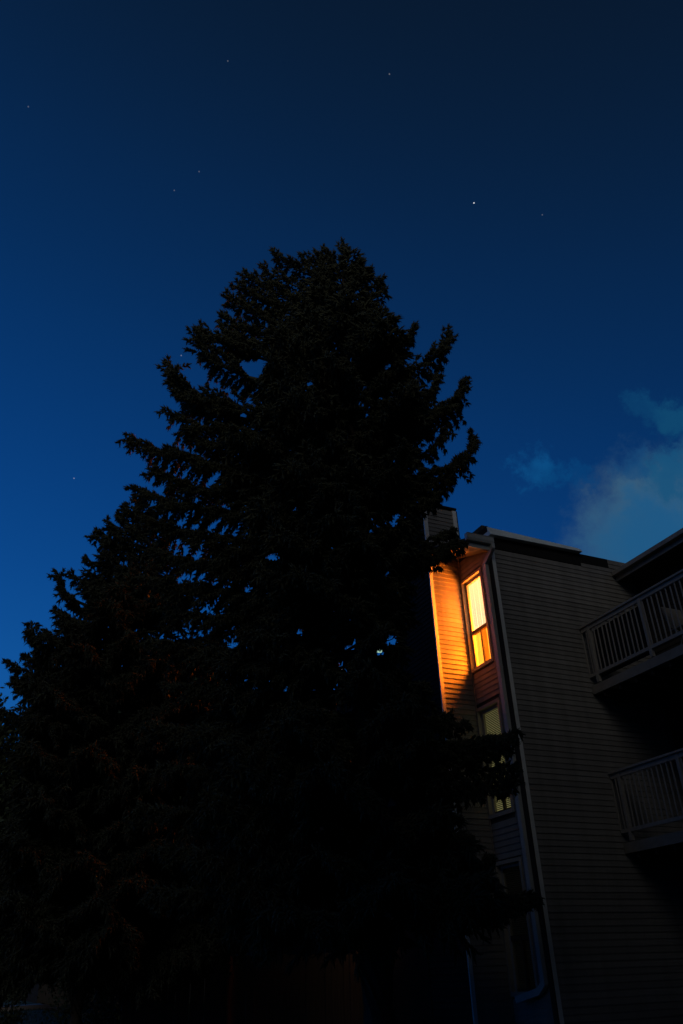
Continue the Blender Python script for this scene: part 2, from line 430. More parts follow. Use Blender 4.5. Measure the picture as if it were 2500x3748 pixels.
# P1: the broad wall facing the camera
XW = 12.42
w1 = part(MB().box(XA + 0.03, XW, YP + 0.002, YP + 0.16, 0, 9.262), 'wall', M['backing'])
z = 0.35
rows = []
while z < 9.23:
    rows.append(z); z += LAP
for k, z in enumerate(rows):
    jit = random.uniform(-0.0015, 0.0015)
    if z < 8.90: x0 = XA + 0.085
    elif z < 9.0: x0 = 10.985
    elif z < 9.2: x0 = 11.745
    else: x0 = 11.745
    setboard(bx(XW - 0.02 - x0), w1, x0, YP + jit, z)
# black felt band left where the upper boards are missing, in two steps
part(MB().box(XA + 0.09, 10.98, YP - 0.022, YP + 0.001, 8.985, 9.335).box(XA + 0.09, 10.98, YP + 0.161, YP + 0.19, 9.2, 9.335), 'black_band', M['felt'])
part(MB().box(10.982, 11.742, YP - 0.016, YP + 0.0015, 9.06, 9.268), 'black_band', M['felt'])
# parapet cap, tapering to the right
capb = [(XA - 0.03, YP - 0.14, 9.229), (10.98, YP - 0.14, 9.255), (10.98, YP - 0.10, 9.325), (10.9, YP - 0.095, 9.345), (XA - 0.03, YP - 0.03, 9.456)]
cm = MB(); n5 = len(capb)
cm.v = capb + [(x, YP + 0.44, z) for x, y, z in capb]
cm.f = [tuple(range(n5)), tuple(range(2 * n5 - 1, n5 - 1, -1))] + [((k + 1) % n5, k, k + n5, (k + 1) % n5 + n5) for k in range(n5)]
part(cm, 'parapet_cap', M['cap'])
part(MB().box(XA + 0.0, 10.97, YP + 0.03, YP + 0.40, 9.262, 9.33), 'parapet', M['felt'])
part(MB().box(XA - 0.034, XA - 0.031, YP - 0.05, YP + 0.43, 9.33, 9.465), 'cap_end', M['felt'])
part(MB().box(XA - 0.002, XA + 0.078, YP - 0.034, YP + 0.001, 0.2, 9.30), 'corner_board', M['trim'], bevel=0.004)
part(MB().box(XA - 0.034, XA - 0.003, YP - 0.034, YP + 0.07, 0.2, 9.10), 'corner_board', M['siding_b'], bevel=0.004)

# orange-lit return wall at the back of the recess, rising as the chimney chase
w2 = part(MB().box(XC + 0.02, XA + 0.12, YB + 0.002, YB + 0.12, 0, 10.5), 'wall', M['backing'])
z = 0.35
while z < 10.44:
    if z < 9.25: setboard(bx(XA - 0.022 - (XC + 0.075)), w2, XC + 0.075, YB + random.uniform(-.001, .001), z)
    elif z > 9.30: setboard(bx(8.67 - (XC + 0.095)), w2, XC + 0.095, YB + random.uniform(-.001, .001), z)
    z += LAP
part(MB().box(XC - 0.004, XC + 0.07, YB - 0.034, YB + 0.001, 0.2, 9.20), 'corner_board', M['trim'], bevel=0.003)
part(MB().box(XC - 0.004, XC + 0.09, YB - 0.034, YB + 0.001, 9.33, 10.47), 'corner_board', M['trim'], bevel=0.003)
part(MB().box(8.675, 8.765, YB - 0.034, YB + 0.001, 9.24, 10.47), 'corner_board', M['trim'], bevel=0.003)
part(MB().box(8.745, 8.766, YB + 0.002, YB + 0.9, 9.3, 10.48), 'chimney_side', M['siding'])
part(MB().box(XC + 0.03, 8.745, YB + 0.13, 13.92, 9.0, 10.49), 'chimney_chase', M['backing'])
part(MB().box(XC - 0.02, 8.78, YB - 0.045, 13.95, 10.50, 10.545), 'chimney_cap', M['felt'], bevel=0.004)
part(MB().box(XA - 0.032, XA - 0.012, YB - 0.04, YB - 0.019, 0.2, 9.22), 'corner_trim', M['soffit'])
# side of the chase, facing left
w3 = part(MB().box(XC + 0.004, XC + 0.02, YB + 0.0, 13.94, 0, 10.5), 'wall', M['backing'])
mb = MB(); z = 0.35
while z < 10.44:
    mb.prism([(XC + .004, YB + 0.03, z), (XC + .004 - BT, YB + 0.03, z), (XC, YB + 0.03, z + LAP + .012), (XC + .004, YB + 0.03, z + LAP + .012)][::-1], (0, 1.24, 0)); z += LAP
o = part(mb, 'siding_boards', M['siding_b'], w3); o['kind'] = 'stuff'  # dark colour puts the spruce's shade into this side of the chase
part(MB().box(XC - 0.03, XC + 0.003, 13.88, 13.96, 0.2, 10.48), 'corner_board', M['siding_b'])

# window wall: plane x = XA facing left, with three windows above one another
WY0, WY1 = 11.90, 12.60
WINS = [(6.78, 8.68), (4.06, 5.97), (1.34, 3.25)]
mbw = MB()
edges = [0.0]
for a_, b_ in sorted(WINS): edges += [a_, b_]
edges.append(9.6)
ys0, ys1 = YP + 0.162, YB - 0.0
for k in range(0, len(edges), 2):
    if k + 1 < len(edges): mbw.box(XA + 0.002, XA + 0.16, ys0, ys1, edges[k], edges[k + 1])
for a_, b_ in WINS:
    mbw.box(XA + 0.002, XA + 0.16, ys0, WY0, a_ + .0005, b_ - .0005)
    mbw.box(XA + 0.002, XA + 0.16, WY1, ys1, a_ + .0005, b_ - .0005)
w4 = part(mbw, 'wall', M['backing'])
z = 0.35
while z < 9.15:
    hit = [(a_, b_) for a_, b_ in WINS if z + LAP > a_ - 0.05 and z < b_ + 0.05]
    yend = YB - 0.042
    if z > 8.9: yend = YB - 0.042
    if not hit: setboard(by(yend - (YP + 0.072)), w4, XA, YP + 0.072, z)
    else: setboard(by(WY0 - 0.055 - (YP + 0.072)), w4, XA, YP + 0.072, z)
    z += LAP

def make_window(a_, b_, label=None):
    # casing = the window object; sash, panes, bars are its sub-parts
    c = 0.045
    mb = MB()
    mb.box(XA - 0.030, XA + 0.155, WY0 - 0.05, WY0 - 0.001 + 0.012, a_ - 0.05, b_ + 0.05)
    mb.box(XA - 0.030, XA + 0.155, WY1 - 0.012, YB - 0.043, a_ - 0.05, b_ + 0.05)
    mb.box(XA - 0.028, XA + 0.152, WY0 + 0.012, WY1 - 0.012, b_ - 0.012, b_ + 0.048)
    mb.box(XA - 0.040, XA + 0.152, WY0 + 0.012, WY1 - 0.012, a_ - 0.052, a_ + 0.014)
    w = part(mb, 'window', M['frame'])
    if label: w['label'] = label
    gx0 = XA + 0.055
    sf = MB()
    y0, y1 = WY0 + 0.013, WY1 - 0.013; zb, zt = a_ + 0.015, b_ - 0.013
    zm = a_ + 0.735
    sf.box(gx0, gx0 + 0.05, y0, y0 + 0.035, zb, zt)
    sf.box(gx0, gx0 + 0.05, y1 - 0.055, y1, zb, zt)
    sf.box(gx0 + .001, gx0 + 0.049, y0 + 0.035, y1 - 0.055, zt - 0.06, zt)
    part(sf, 'sash', M['frame'], w)
    bt = MB().box(gx0 + .001, gx0 + 0.049, y0 + 0.035, y1 - 0.055, zb, zb + 0.045)
    bt.box(gx0 - 0.004, gx0 + 0.052, y0 + 0.035, y1 - 0.055, zm, zm + 0.075)
    part(bt, 'meeting_rail', M['sash'], w)
    ym = (y0 + y1) / 2 - 0.005
    part(MB().box(gx0 - 0.002, gx0 + 0.05, ym - 0.022, ym + 0.022, zb + 0.045, zm), 'mullion', M['sash'], w)
    part(MB().box(gx0 + 0.022, gx0 + 0.026, y0 + 0.035, y1 - 0.055, zm + 0.075, zt - 0.06), 'pane', M['glass'], w)
    part(MB().box(gx0 + 0.022, gx0 + 0.026, y0 + 0.035, ym - 0.022, zb + 0.045, zm), 'pane', M['glass'], w)
    part(MB().box(gx0 + 0.022, gx0 + 0.026, ym + 0.022, y1 - 0.055, zb + 0.045, zm), 'pane', M['glass'], w)
    return w
make_window(*WINS[0], label='tall window lit warm orange from inside')
make_window(*WINS[1], label='window with a dim drawn blind')
make_window(*WINS[2], label='dark ground floor window')
# rooms behind the windows: lit one with walls, floor and ceiling
def room(zf, zc, m, name):
    x0, x1, y0, y1 = XA + 0.161, XA + 2.6, YP + 0.17, YP + 2.9
    mb = MB()
    mb.box(x0, x1, y0, y1, zf - 0.05, zf)
    mb.box(x0, x1, y0, y1, zc, zc + 0.05)
    mb.box(x1, x1 + 0.05, y0, y1, zf, zc)
    mb.box(x0, x1, y0 - 0.006, y0, zf, zc)
    mb.box(x0, x1, y1, y1 + 0.05, zf, zc)
    mb.box(x0 + .001, x0 + 0.03, YB + 0.13, y1, zf, zc)
    return part(mb, name, m)
room(6.15, 8.95, M['room'], 'room_shell')
room(3.43, 6.05, M['darkroom'], 'room_shell')
room(0.7, 3.35, M['darkroom'], 'room_shell')

# roof over the recess: slopes up away from the camera, lined with soffit boards
RX0, RX1, RY0 = 8.035, XA - 0.036, 11.355
def rz(y): return 8.842 + 0.325 * (y - RY0)
sof = part(MB().prism([(RX0, RY0 + .02, rz(RY0) + 0.03), (RX0, YB - .002, rz(YB) + 0.03), (RX0, YB - .002, rz(YB) + 0.12), (RX0, RY0 + .02, rz(RY0) + 0.12)], (RX1 - RX0, 0, 0)), 'recess_roof', M['shingle'])
nb = 7; bw = (RX1 - RX0 - 0.024) / nb
sm = MB().prism([(0, 0, 0), (0, YB - 0.045 - RY0 - 0.02, 0.325 * (YB - 0.045 - RY0 - 0.02)), (0, YB - 0.045 - RY0 - 0.02, 0.325 * (YB - 0.045 - RY0 - 0.02) + 0.012), (0, 0, 0.012)], (bw - 0.006, 0, 0)).mesh('soffit_board', M['soffit'])
for k in range(nb):
    o = bpy.data.objects.new('soffit_board', sm); COL.objects.link(o); o.parent = sof
    o.location = (RX0 + 0.024 + k * bw, RY0 + 0.02, rz(RY0) + 0.012)
part(MB().prism([(RX0, RY0 + 0.02, rz(RY0) - 0.01), (RX0, YB - .035, rz(YB) - 0.01), (RX0, YB - .035, rz(YB) + 0.16), (RX0, RY0 + 0.02, rz(RY0) + 0.16)], (0.022, 0, 0)), 'rake_board', M['sash'])
part(MB().box(RX0 - 0.005, RX1, RY0 - 0.002, RY0 + 0.018, 8.838, 8.935), 'fascia_board', M['gutter'])
gt = MB()
gp = [(RY0 - 0.004, 8.945), (RY0 - 0.075, 8.950), (RY0 - 0.095, 9.00), (RY0 - 0.095, 9.075), (RY0 - 0.105, 9.092), (RY0 - 0.088, 9.094), (RY0 - 0.082, 9.07), (RY0 - 0.082, 9.005), (RY0 - 0.068, 8.962), (RY0 - 0.016, 8.958), (RY0 - 0.016, 9.09), (RY0 - 0.004, 9.09)]
gt.prism([(RX0 - 0.01, y, z) for y, z in gp], (RX1 - RX0 + 0.0, 0, 0))
gt.prism([(RX0 - 0.014, y, z) for y, z in (gp[0], gp[1], gp[2], gp[3], gp[4], gp[11])], (0.003, 0, 0))
part(gt, 'gutter', M['gutter'])
part(MB().prism([(RX0 - 0.02, RY0 - 0.003, rz(RY0) + 0.13), (RX0 - 0.02, 14.4, rz(14.4) + 0.13), (RX0 - 0.02, 14.4, rz(14.4) + 0.155), (RX0 - 0.02, RY0 - 0.003, rz(RY0) + 0.155)], (RX1 - RX0 + 0.02, 0, 0)), 'roof', M['shingle'])

# downspout at the outer end of the window wall
def rect_pipe(pts, hw, hd):
    mb = MB()
    for k in range(len(pts) - 1):
        p, q = Vector(pts[k]), Vector(pts[k + 1]); t_ = (q - p).normalized()
        u = Vector((1, 0, 0)) if abs(t_.x) < 0.7 else Vector((0, 0, 1))
        u = (u - t_ * u.dot(t_)).normalized(); w_ = t_.cross(u)
        p2 = p - t_ * 0.012; q2 = q + t_ * 0.012
        ring = [p2 + u * hw + w_ * hd, p2 - u * hw + w_ * hd, p2 - u * hw - w_ * hd, p2 + u * hw - w_ * hd]
        mb.prism([tuple(r_) for r_ in ring], tuple(q2 - p2))
    return mb
DSX, DSY = XA - 0.075, 11.615
dsp = part(rect_pipe([(XA - 0.08, RY0 - 0.045, 8.955), (XA - 0.08, RY0 - 0.045, 8.87), (DSX, DSY, 8.66), (DSX, DSY, 1.46), (DSX - 0.02, DSY + 0.12, 1.36), (DSX - 0.10, DSY + 0.62, 1.25)], 0.036, 0.048), 'downspout', M['gutter'])
for z in (8.4, 6.5, 4.6, 2.7, 1.6):
    part(MB().box(DSX - 0.042, XA - 0.018, DSY - 0.052, DSY + 0.052, z, z + 0.03), 'strap', M['gutter'], dsp)

# body of the block behind, lower eave running away to the back
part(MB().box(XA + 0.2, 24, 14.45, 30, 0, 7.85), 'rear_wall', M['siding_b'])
part(MB().prism([(8.45, 13.97, 8.12), (8.45, 30, 8.12), (8.45, 30, 7.92), (8.45, 13.97, 7.92)], (0.03, 0, 0)), 'rear_fascia', M['sash'])
part(MB().prism([(8.40, 14.0, 8.10), (16, 14.0, 10.4), (16, 14.0, 10.5), (8.40, 14.0, 8.19)], (0, 16.2, 0)), 'roof', M['shingle'])
part(MB().box(XA + 2.8, XW + 6, YP + 0.17, 14.4, 0, 9.2), 'core', M['backing'])

# wing with the balconies, facing left
w5 = part(MB().box(XW, XW + 0.2, 2.0, YP + 0.16, 0, 8.9), 'wall', M['backing'])
mb = MB(); z = 0.35
while z < 8.72:
    mb.prism([(XW, 2.0, z), (XW - BT, 2.0, z), (XW - .004, 2.0, z + LAP + .012), (XW, 2.0, z + LAP + .012)][::-1], (0, YP - 2.02, 0)); z += LAP
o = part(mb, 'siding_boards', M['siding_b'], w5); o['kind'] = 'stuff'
XE = 11.87
part(MB().box(XE, XE + 0.025, 2.0, YP - 0.03, 8.755, 8.895), 'fascia_board', M['deck'])
part(MB().box(XE - 0.10, XE - 0.002, 2.0, YP - 0.03, 8.86, 8.965), 'gutter', M['deck'], bevel=0.012)
part(MB().box(XE + 0.026, XW, 2.0, YP - 0.03, 8.765, 8.785), 'wing_soffit', M['siding_b'])
part(MB().prism([(XE - 0.03, 2.0, 8.97), (XW + 6, 2.0, 10.9), (XW + 6, 2.0, 11.0), (XE - 0.03, 2.0, 9.0)], (0, YP + 0.14 - 2.0, 0)), 'roof', M['shingle'])

XR = 10.6145
def balcony(dz, lab):
    y0, y1 = 4.6, YP - 0.03
    b = part(MB().box(XR + 0.03, XW - 0.02, y0, y1, 6.20 + dz, 6.315 + dz), 'balcony', M['deck'])
    b['label'] = lab
    part(MB().box(XR - 0.012, XR + 0.028, y0, y1, 6.150 + dz, 6.318 + dz), 'fascia_board', M['deck'], b)
    jm = MB().box(0, XW - 0.05 - (XR + 0.03), -0.02, 0.02, 0, 0.14).mesh('joist', M['siding_b'])
    for k in range(16):
        o = bpy.data.objects.new('joist', jm); COL.objects.link(o); o.parent = b
        o.location = (XR + 0.03, y1 - 0.25 - k * 0.42, 6.058 + dz)
    part(MB().box(XR - 0.055, XR + 0.075, y0, y1, 7.475 + dz, 7.515 + dz), 'handrail', M['rail'], b, 0.006)
    part(MB().box(XR - 0.02, XR + 0.02, y0, y1, 7.395 + dz, 7.474 + dz), 'top_rail', M['rail'], b)
    part(MB().box(XR - 0.02, XR + 0.02, y0, y1, 6.475 + dz, 6.535 + dz), 'bottom_rail', M['rail'], b)
    pm = MB().box(-0.032, 0.032, -0.032, 0.032, 0, 1.14).mesh('post', M['rail'])
    posts = [11.256, 9.835, 8.414, 6.993, 5.572]
    for y in posts: inst('post', pm, b, (XR + 0.004, y, 6.335 + dz))
    bm_ = MB().box(-0.010, 0.010, -0.010, 0.010, 0, 0.93).mesh('baluster', M['rail'])
    y = 11.47
    while y > y0:
        if min(abs(y - p) for p in posts) > 0.05:
            o = inst('baluster', bm_, b, (XR + random.uniform(-.002, .002), y + random.uniform(-.004, .004), 6.50 + dz))
            o.rotation_euler = (random.uniform(-.006, .006), random.uniform(-.006, .006), random.uniform(-.2, .2))
        y -= 0.1135
    return b
ub = balcony(0.0, 'upper balcony with a spindle railing')
part(MB().box(XR + 0.055, XR + 0.06, 9.88, 11.22, 6.42, 7.36), 'shade_panel', M['felt'], ub)  # added dark panel standing in for the shade behind the spindles
balcony(-2.82, 'lower balcony with a spindle railing')
# patio doors behind each railing
def patio(dz):
    y0, y1, z0, z1 = 7.6, 9.5, 6.33 + dz, 8.36 + dz
    mb = MB().box(XW - 0.06, XW - 0.018, y0 - .06, y0, z0, z1).box(XW - 0.06, XW - 0.018, y1, y1 + .06, z0, z1)
    mb.box(XW - 0.06, XW - 0.018, y0, y1, z1 - .06, z1).box(XW - 0.06, XW - 0.018, y0, y1, z0, z0 + .05)
    mb.box(XW - 0.055, XW - 0.02, (y0 + y1) / 2 - .03, (y0 + y1) / 2 + .03, z0 + .05, z1 - .06)
    d = part(mb, 'patio_door', M['frame'])
    part(MB().box(XW - 0.035, XW - 0.03, y0, (y0 + y1) / 2 - .03, z0 + .05, z1 - .06), 'pane', M['glass'], d)
    part(MB().box(XW - 0.040, XW - 0.036, (y0 + y1) / 2 + .03, y1, z0 + .05, z1 - .06), 'pane', M['glass'], d)
patio(0); patio(-2.82)

# ------------------------------------------------------------------ lamp, curtains and blinds inside
LX, LY, LZ = XA + 0.80, 12.14, 7.45
lamp = empty('assumed_floor_lamp', 'assumed tall paper lantern lamp glowing behind the curtain of the top window', 'lamp', (LX, LY, 6.15))  # unseen lamp assumed from light on the recess wall, made tall to soften shadows
def lathe(prof, n=16):
    mb = MB()
    for k, (r_, z_) in enumerate(prof):
        for j in range(n):
            a_ = 2 * math.pi * j / n; mb.v.append((r_ * math.cos(a_), r_ * math.sin(a_), z_))
    for k in range(len(prof) - 1):
        for j in range(n):
            a_ = k * n + j; b_ = k * n + (j + 1) % n
            mb.f.append((a_, b_, b_ + n, a_ + n))
    return mb
lathe([(0.001, 0), (0.14, 0), (0.14, 0.02), (0.02, 0.04), (0.012, 0.06), (0.012, 0.88), (0.04, 0.89), (0.001, 0.90)], 12).build('stand', M['black'], lamp)
pr = [(0.001, 0.92), (0.11, 0.93), (0.135, 1.00), (0.14, 1.3), (0.14, 1.65), (0.135, 1.95), (0.11, 2.02), (0.001, 2.03)]
lathe(pr, 14).build('paper_shade', M['globe'], lamp)

def curtain(y0, y1, z0, z1, x, label, m):
    n = 60; V = []; F = []
    for j in range(n + 1):
        y = y0 + (y1 - y0) * j / n
        dx = 0.009 * math.sin(j * 0.85) + 0.004 * math.sin(j * 2.1 + 1)
        V += [(x + dx, y, z0), (x + dx * 0.7, y, z1)]
    F = [(2 * j, 2 * j + 2, 2 * j + 3, 2 * j + 1) for j in range(n)]
    mb = MB(); mb.v = V; mb.f = F
    return tag(mb.build('curtain', m), label, 'curtain')
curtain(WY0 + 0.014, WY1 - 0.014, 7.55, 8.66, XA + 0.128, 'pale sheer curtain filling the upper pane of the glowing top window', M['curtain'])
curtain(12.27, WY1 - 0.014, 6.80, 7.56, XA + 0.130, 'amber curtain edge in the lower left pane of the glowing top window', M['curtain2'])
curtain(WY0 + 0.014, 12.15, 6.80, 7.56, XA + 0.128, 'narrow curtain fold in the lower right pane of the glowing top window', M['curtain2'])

def blind(a_, b_, label, m):
    t_ = empty('window_blind', label, 'blind', (XA + 0.118, (WY0 + WY1) / 2, a_))
    sm = MB().prism([(-0.011, -0.325, -0.009), (0.009, -0.325, 0.010), (0.011, -0.325, 0.010), (-0.009, -0.325, -0.011)], (0, 0.65, 0)).mesh('slat', m)
    k = 0; z = 0.03
    while z < b_ - a_ - 0.04:
        inst('slat', sm, t_, (0, 0, z)); z += 0.031; k += 1
    MB().box(-0.015, 0.015, -0.325, 0.325, b_ - a_ - 0.035, b_ - a_ - 0.013).build('head_rail', M['frame'], t_)
    MB().box(-0.012, 0.012, -0.325, 0.33, 0.005, 0.02).build('bottom_rail', M['frame'], t_)
    return t_
blind(*WINS[1], 'drawn slatted blind glowing dull yellow in the middle window', M['blind'])
blind(*WINS[2], 'dark slatted blind in the ground floor window', M['blind_dim'])

# ------------------------------------------------------------------ spruces
# one needle-covered shoot: tapered core plus needles, unit length along +Z
def shoot_template(nn, seed):
    r_ = np.random.default_rng(seed)
    V = []; F = []
    for k, (zz, rr) in enumerate(((0.0, 0.10), (0.55, 0.13))):
        for j in range(3):
            a_ = 2 * np.pi * j / 3 + k * 0.5
            V.append((rr * np.cos(a_), rr * np.sin(a_), zz))
    V.append((0, 0, 1.0))
    for j in range(3):
        a_, b_ = j, (j + 1) % 3
        F += [(a_, b_, b_ + 3), (a_, b_ + 3, a_ + 3), (a_ + 3, b_ + 3, 6)]
    for k in range(nn):
        zz = 0.05 + 0.9 * (k + r_.random()) / nn
        a_ = k * 2.4 + r_.random(); rr = 0.05
        o = np.array((rr * np.cos(a_), rr * np.sin(a_), zz))
        tip = np.array((0.27 * np.cos(a_), 0.27 * np.sin(a_), zz + 0.17 + 0.08 * r_.random()))
        s = np.array((-np.sin(a_), np.cos(a_), 0)) * 0.035
        i = len(V); V += [o - s + (0, 0, -.03), o + s, tip]; F.append((i, i + 1, i + 2))
    return np.array(V, float), np.array(F, int)
TEMPL = [shoot_template(8, s) for s in (1, 2, 3)]

def shoots_mesh(P, Dr, Ln, Wd, gaps):
    """P base points, Dr unit directions, Ln lengths, Wd widths -> V, F"""
    P = np.asarray(P, float); Dr = np.asarray(Dr, float); Ln = np.asarray(Ln, float); Wd = np.asarray(Wd, float)
    keep = np.ones(len(P), bool)
    mid = P + Dr * Ln[:, None] * 0.5
    for gx_, gy_, gz_, gr, ax in gaps:      # open shafts through the crown
        q = mid - np.array((gx_, gy_, gz_)); al = q @ ax
        d = np.linalg.norm(q - al[:, None] * ax, axis=1)
        keep &= ~(d < gr + 0.03)
    P, Dr, Ln, Wd = P[keep], Dr[keep], Ln[keep], Wd[keep]
    n = len(P)
    if n == 0: return np.zeros((0, 3)), np.zeros((0, 3), int)
    ref = np.where(np.abs(Dr[:, 2:3]) > 0.9, np.array([[1.0, 0, 0]]), np.array([[0, 0, 1.0]]))
    u = np.cross(ref, Dr); u /= np.linalg.norm(u, axis=1)[:, None]
    w = np.cross(Dr, u)
    Vs, Fs, off = [], [], 0
    which = rng.integers(0, 3, n)
    for k in range(3):
        m_ = which == k; c = int(m_.sum())
        if not c: continue
        T, Fa = TEMPL[k]
        vv = (P[m_][:, None, :] + T[None, :, 0:1] * (u[m_] * Wd[m_][:, None])[:, None, :]
              + T[None, :, 1:2] * (w[m_] * Wd[m_][:, None])[:, None, :]
              + T[None, :, 2:3] * (Dr[m_] * Ln[m_][:, None])[:, None, :])
        Vs.append(vv.reshape(-1, 3))
        Fs.append((Fa[None] + (np.arange(c) * len(T))[:, None, None] + off).reshape(-1, 3))
        off += c * len(T)
    return np.concatenate(Vs), np.concatenate(Fs)

def limb_mesh(pts, r0, r1, n=4):
    V = []; F = []
    m_ = len(pts)
    for k, p in enumerate(pts):
        t_ = pts[min(k + 1, m_ - 1)] - pts[max(k - 1, 0)]; t_ = t_ / (np.linalg.norm(t_) + 1e-9)
        u = np.cross(t_, (0, 0, 1.0)); nu = np.linalg.norm(u)
        u = np.array((1.0, 0, 0)) if nu < 1e-3 else u / nu
        w = np.cross(t_, u); r_ = r0 + (r1 - r0) * k / (m_ - 1)
        for j in range(n):
            a_ = 2 * np.pi * j / n; V.append(p + r_ * (u * np.cos(a_) + w * np.sin(a_)))
    for k in range(m_ - 1):
        for j in range(n):
            a_ = k * n + j; b_ = k * n + (j + 1) % n
            F += [(a_, b_, b_ + n), (a_, b_ + n, a_ + n)]
    return np.array(V), np.array(F)

def bough(tree, P0, P2, mt, gaps, sag=0.16, lat=0.34, droop=0.25, lenf=1.0, curl=0.0, root=(0, 0, 0)):
    P0 = np.array(P0, float); P2 = np.array(P2, float)
    L = np.linalg.norm(P2 - P0)
    Pc = P0 + (P2 - P0) * (0.92 if curl > .2 else 0.6); Pc[2] -= L * (sag + curl)
    ns = max(6, int(L / 0.068))
    us = np.linspace(0, 1, ns)
    c = ((1 - us) ** 2)[:, None] * P0 + (2 * us * (1 - us))[:, None] * Pc + (us ** 2)[:, None] * P2
    c += rng.normal(0, 0.012, c.shape) * us[:, None]
    P = []; Dr = []; Ln = []; Wd = []
    Vl, Fl = limb_mesh(c[::max(1, ns // 8)] if ns > 8 else c, 0.012 + 0.016 * L, 0.006)
    Up = np.array((0, 0, 1.0))
    for k in range(ns):
        u_ = us[k]
        t_ = c[min(k + 1, ns - 1)] - c[max(k - 1, 0)]; t_ /= np.linalg.norm(t_)
        s = np.cross(t_, Up); s /= max(1e-6, np.linalg.norm(s))
        upn = np.cross(s, t_)
        # shoots on the limb itself
        if u_ > 0.35:
            for q in range(3 if u_ > 0.7 else 2):
                a_ = rng.uniform(0, 2 * np.pi)
                d = t_ * 0.75 + (s * np.cos(a_) + upn * np.sin(a_)) * 0.6
                P.append(c[k]); Dr.append(d / np.linalg.norm(d)); Ln.append(rng.uniform(.07, .12) * lenf); Wd.append(rng.uniform(.12, .20))
        if u_ < 0.22: continue
        ll = lat * L * (1.03 - u_) ** 0.55 * (0.55 + 0.45 * min(1, (u_ - .1) * 2.5)) + 0.07
        ll = min(ll, 0.75)
        for sgn in (-1, 1):
            if rng.random() < 0.12: continue
            l2 = ll * rng.uniform(.65, 1.15)
            d0 = t_ * rng.uniform(.45, .8) + s * sgn * 0.85 + Up * rng.uniform(-.42, .22)
            d0 /= np.linalg.norm(d0)
            m2 = max(2, int(l2 / 0.068))
            for j in range(1, m2 + 1):
                f_ = j / m2
                p = c[k] + d0 * l2 * f_ - Up * droop * l2 * f_ * f_
                dd = d0 - Up * 2 * droop * f_ * 0.6; dd /= np.linalg.norm(dd)
                s2 = np.cross(dd, Up); s2 /= max(1e-6, np.linalg.norm(s2))
                for q in (-1, 1, rng.uniform(-.6, .6)):
                    d = dd * 0.8 + s2 * q * rng.uniform(.3, .8) + Up * rng.uniform(-.75, .25)
                    P.append(p); Dr.append(d / np.linalg.norm(d)); Ln.append(rng.uniform(.065, .115) * lenf); Wd.append(rng.uniform(.12, .20))
                if rng.random() < 0.25 + droop:
                    d = np.array((rng.normal(0, .2), rng.normal(0, .2), -1.0))
                    P.append(p); Dr.append(d / np.linalg.norm(d)); Ln.append(rng.uniform(.08, .16) * lenf); Wd.append(rng.uniform(.13, .19))
            P.append(c[k] + d0 * l2 - Up * droop * l2); Dr.append(dd); Ln.append(.12 * lenf); Wd.append(.12)
    P.append(c[-1] - t_ * .05); Dr.append(t_); Ln.append(.15); Wd.append(.12)
    V, F = shoots_mesh(P, Dr, Ln, Wd, gaps)
    F = np.concatenate([Fl, F + len(Vl)]) if len(V) else Fl
    V = np.concatenate([Vl, V]) if len(V) else Vl
    V = V - np.array(root)
    o = bpy.data.objects.new('bough', np_mesh('bough', V, F, mt)); COL.objects.link(o); o.parent = tree
    return o, len(F)

def env(tab, z):
    zs = [a_ for a_, _ in tab]; rs = [b_ for _, b_ in tab]
    return float(np.interp(z, zs, rs))

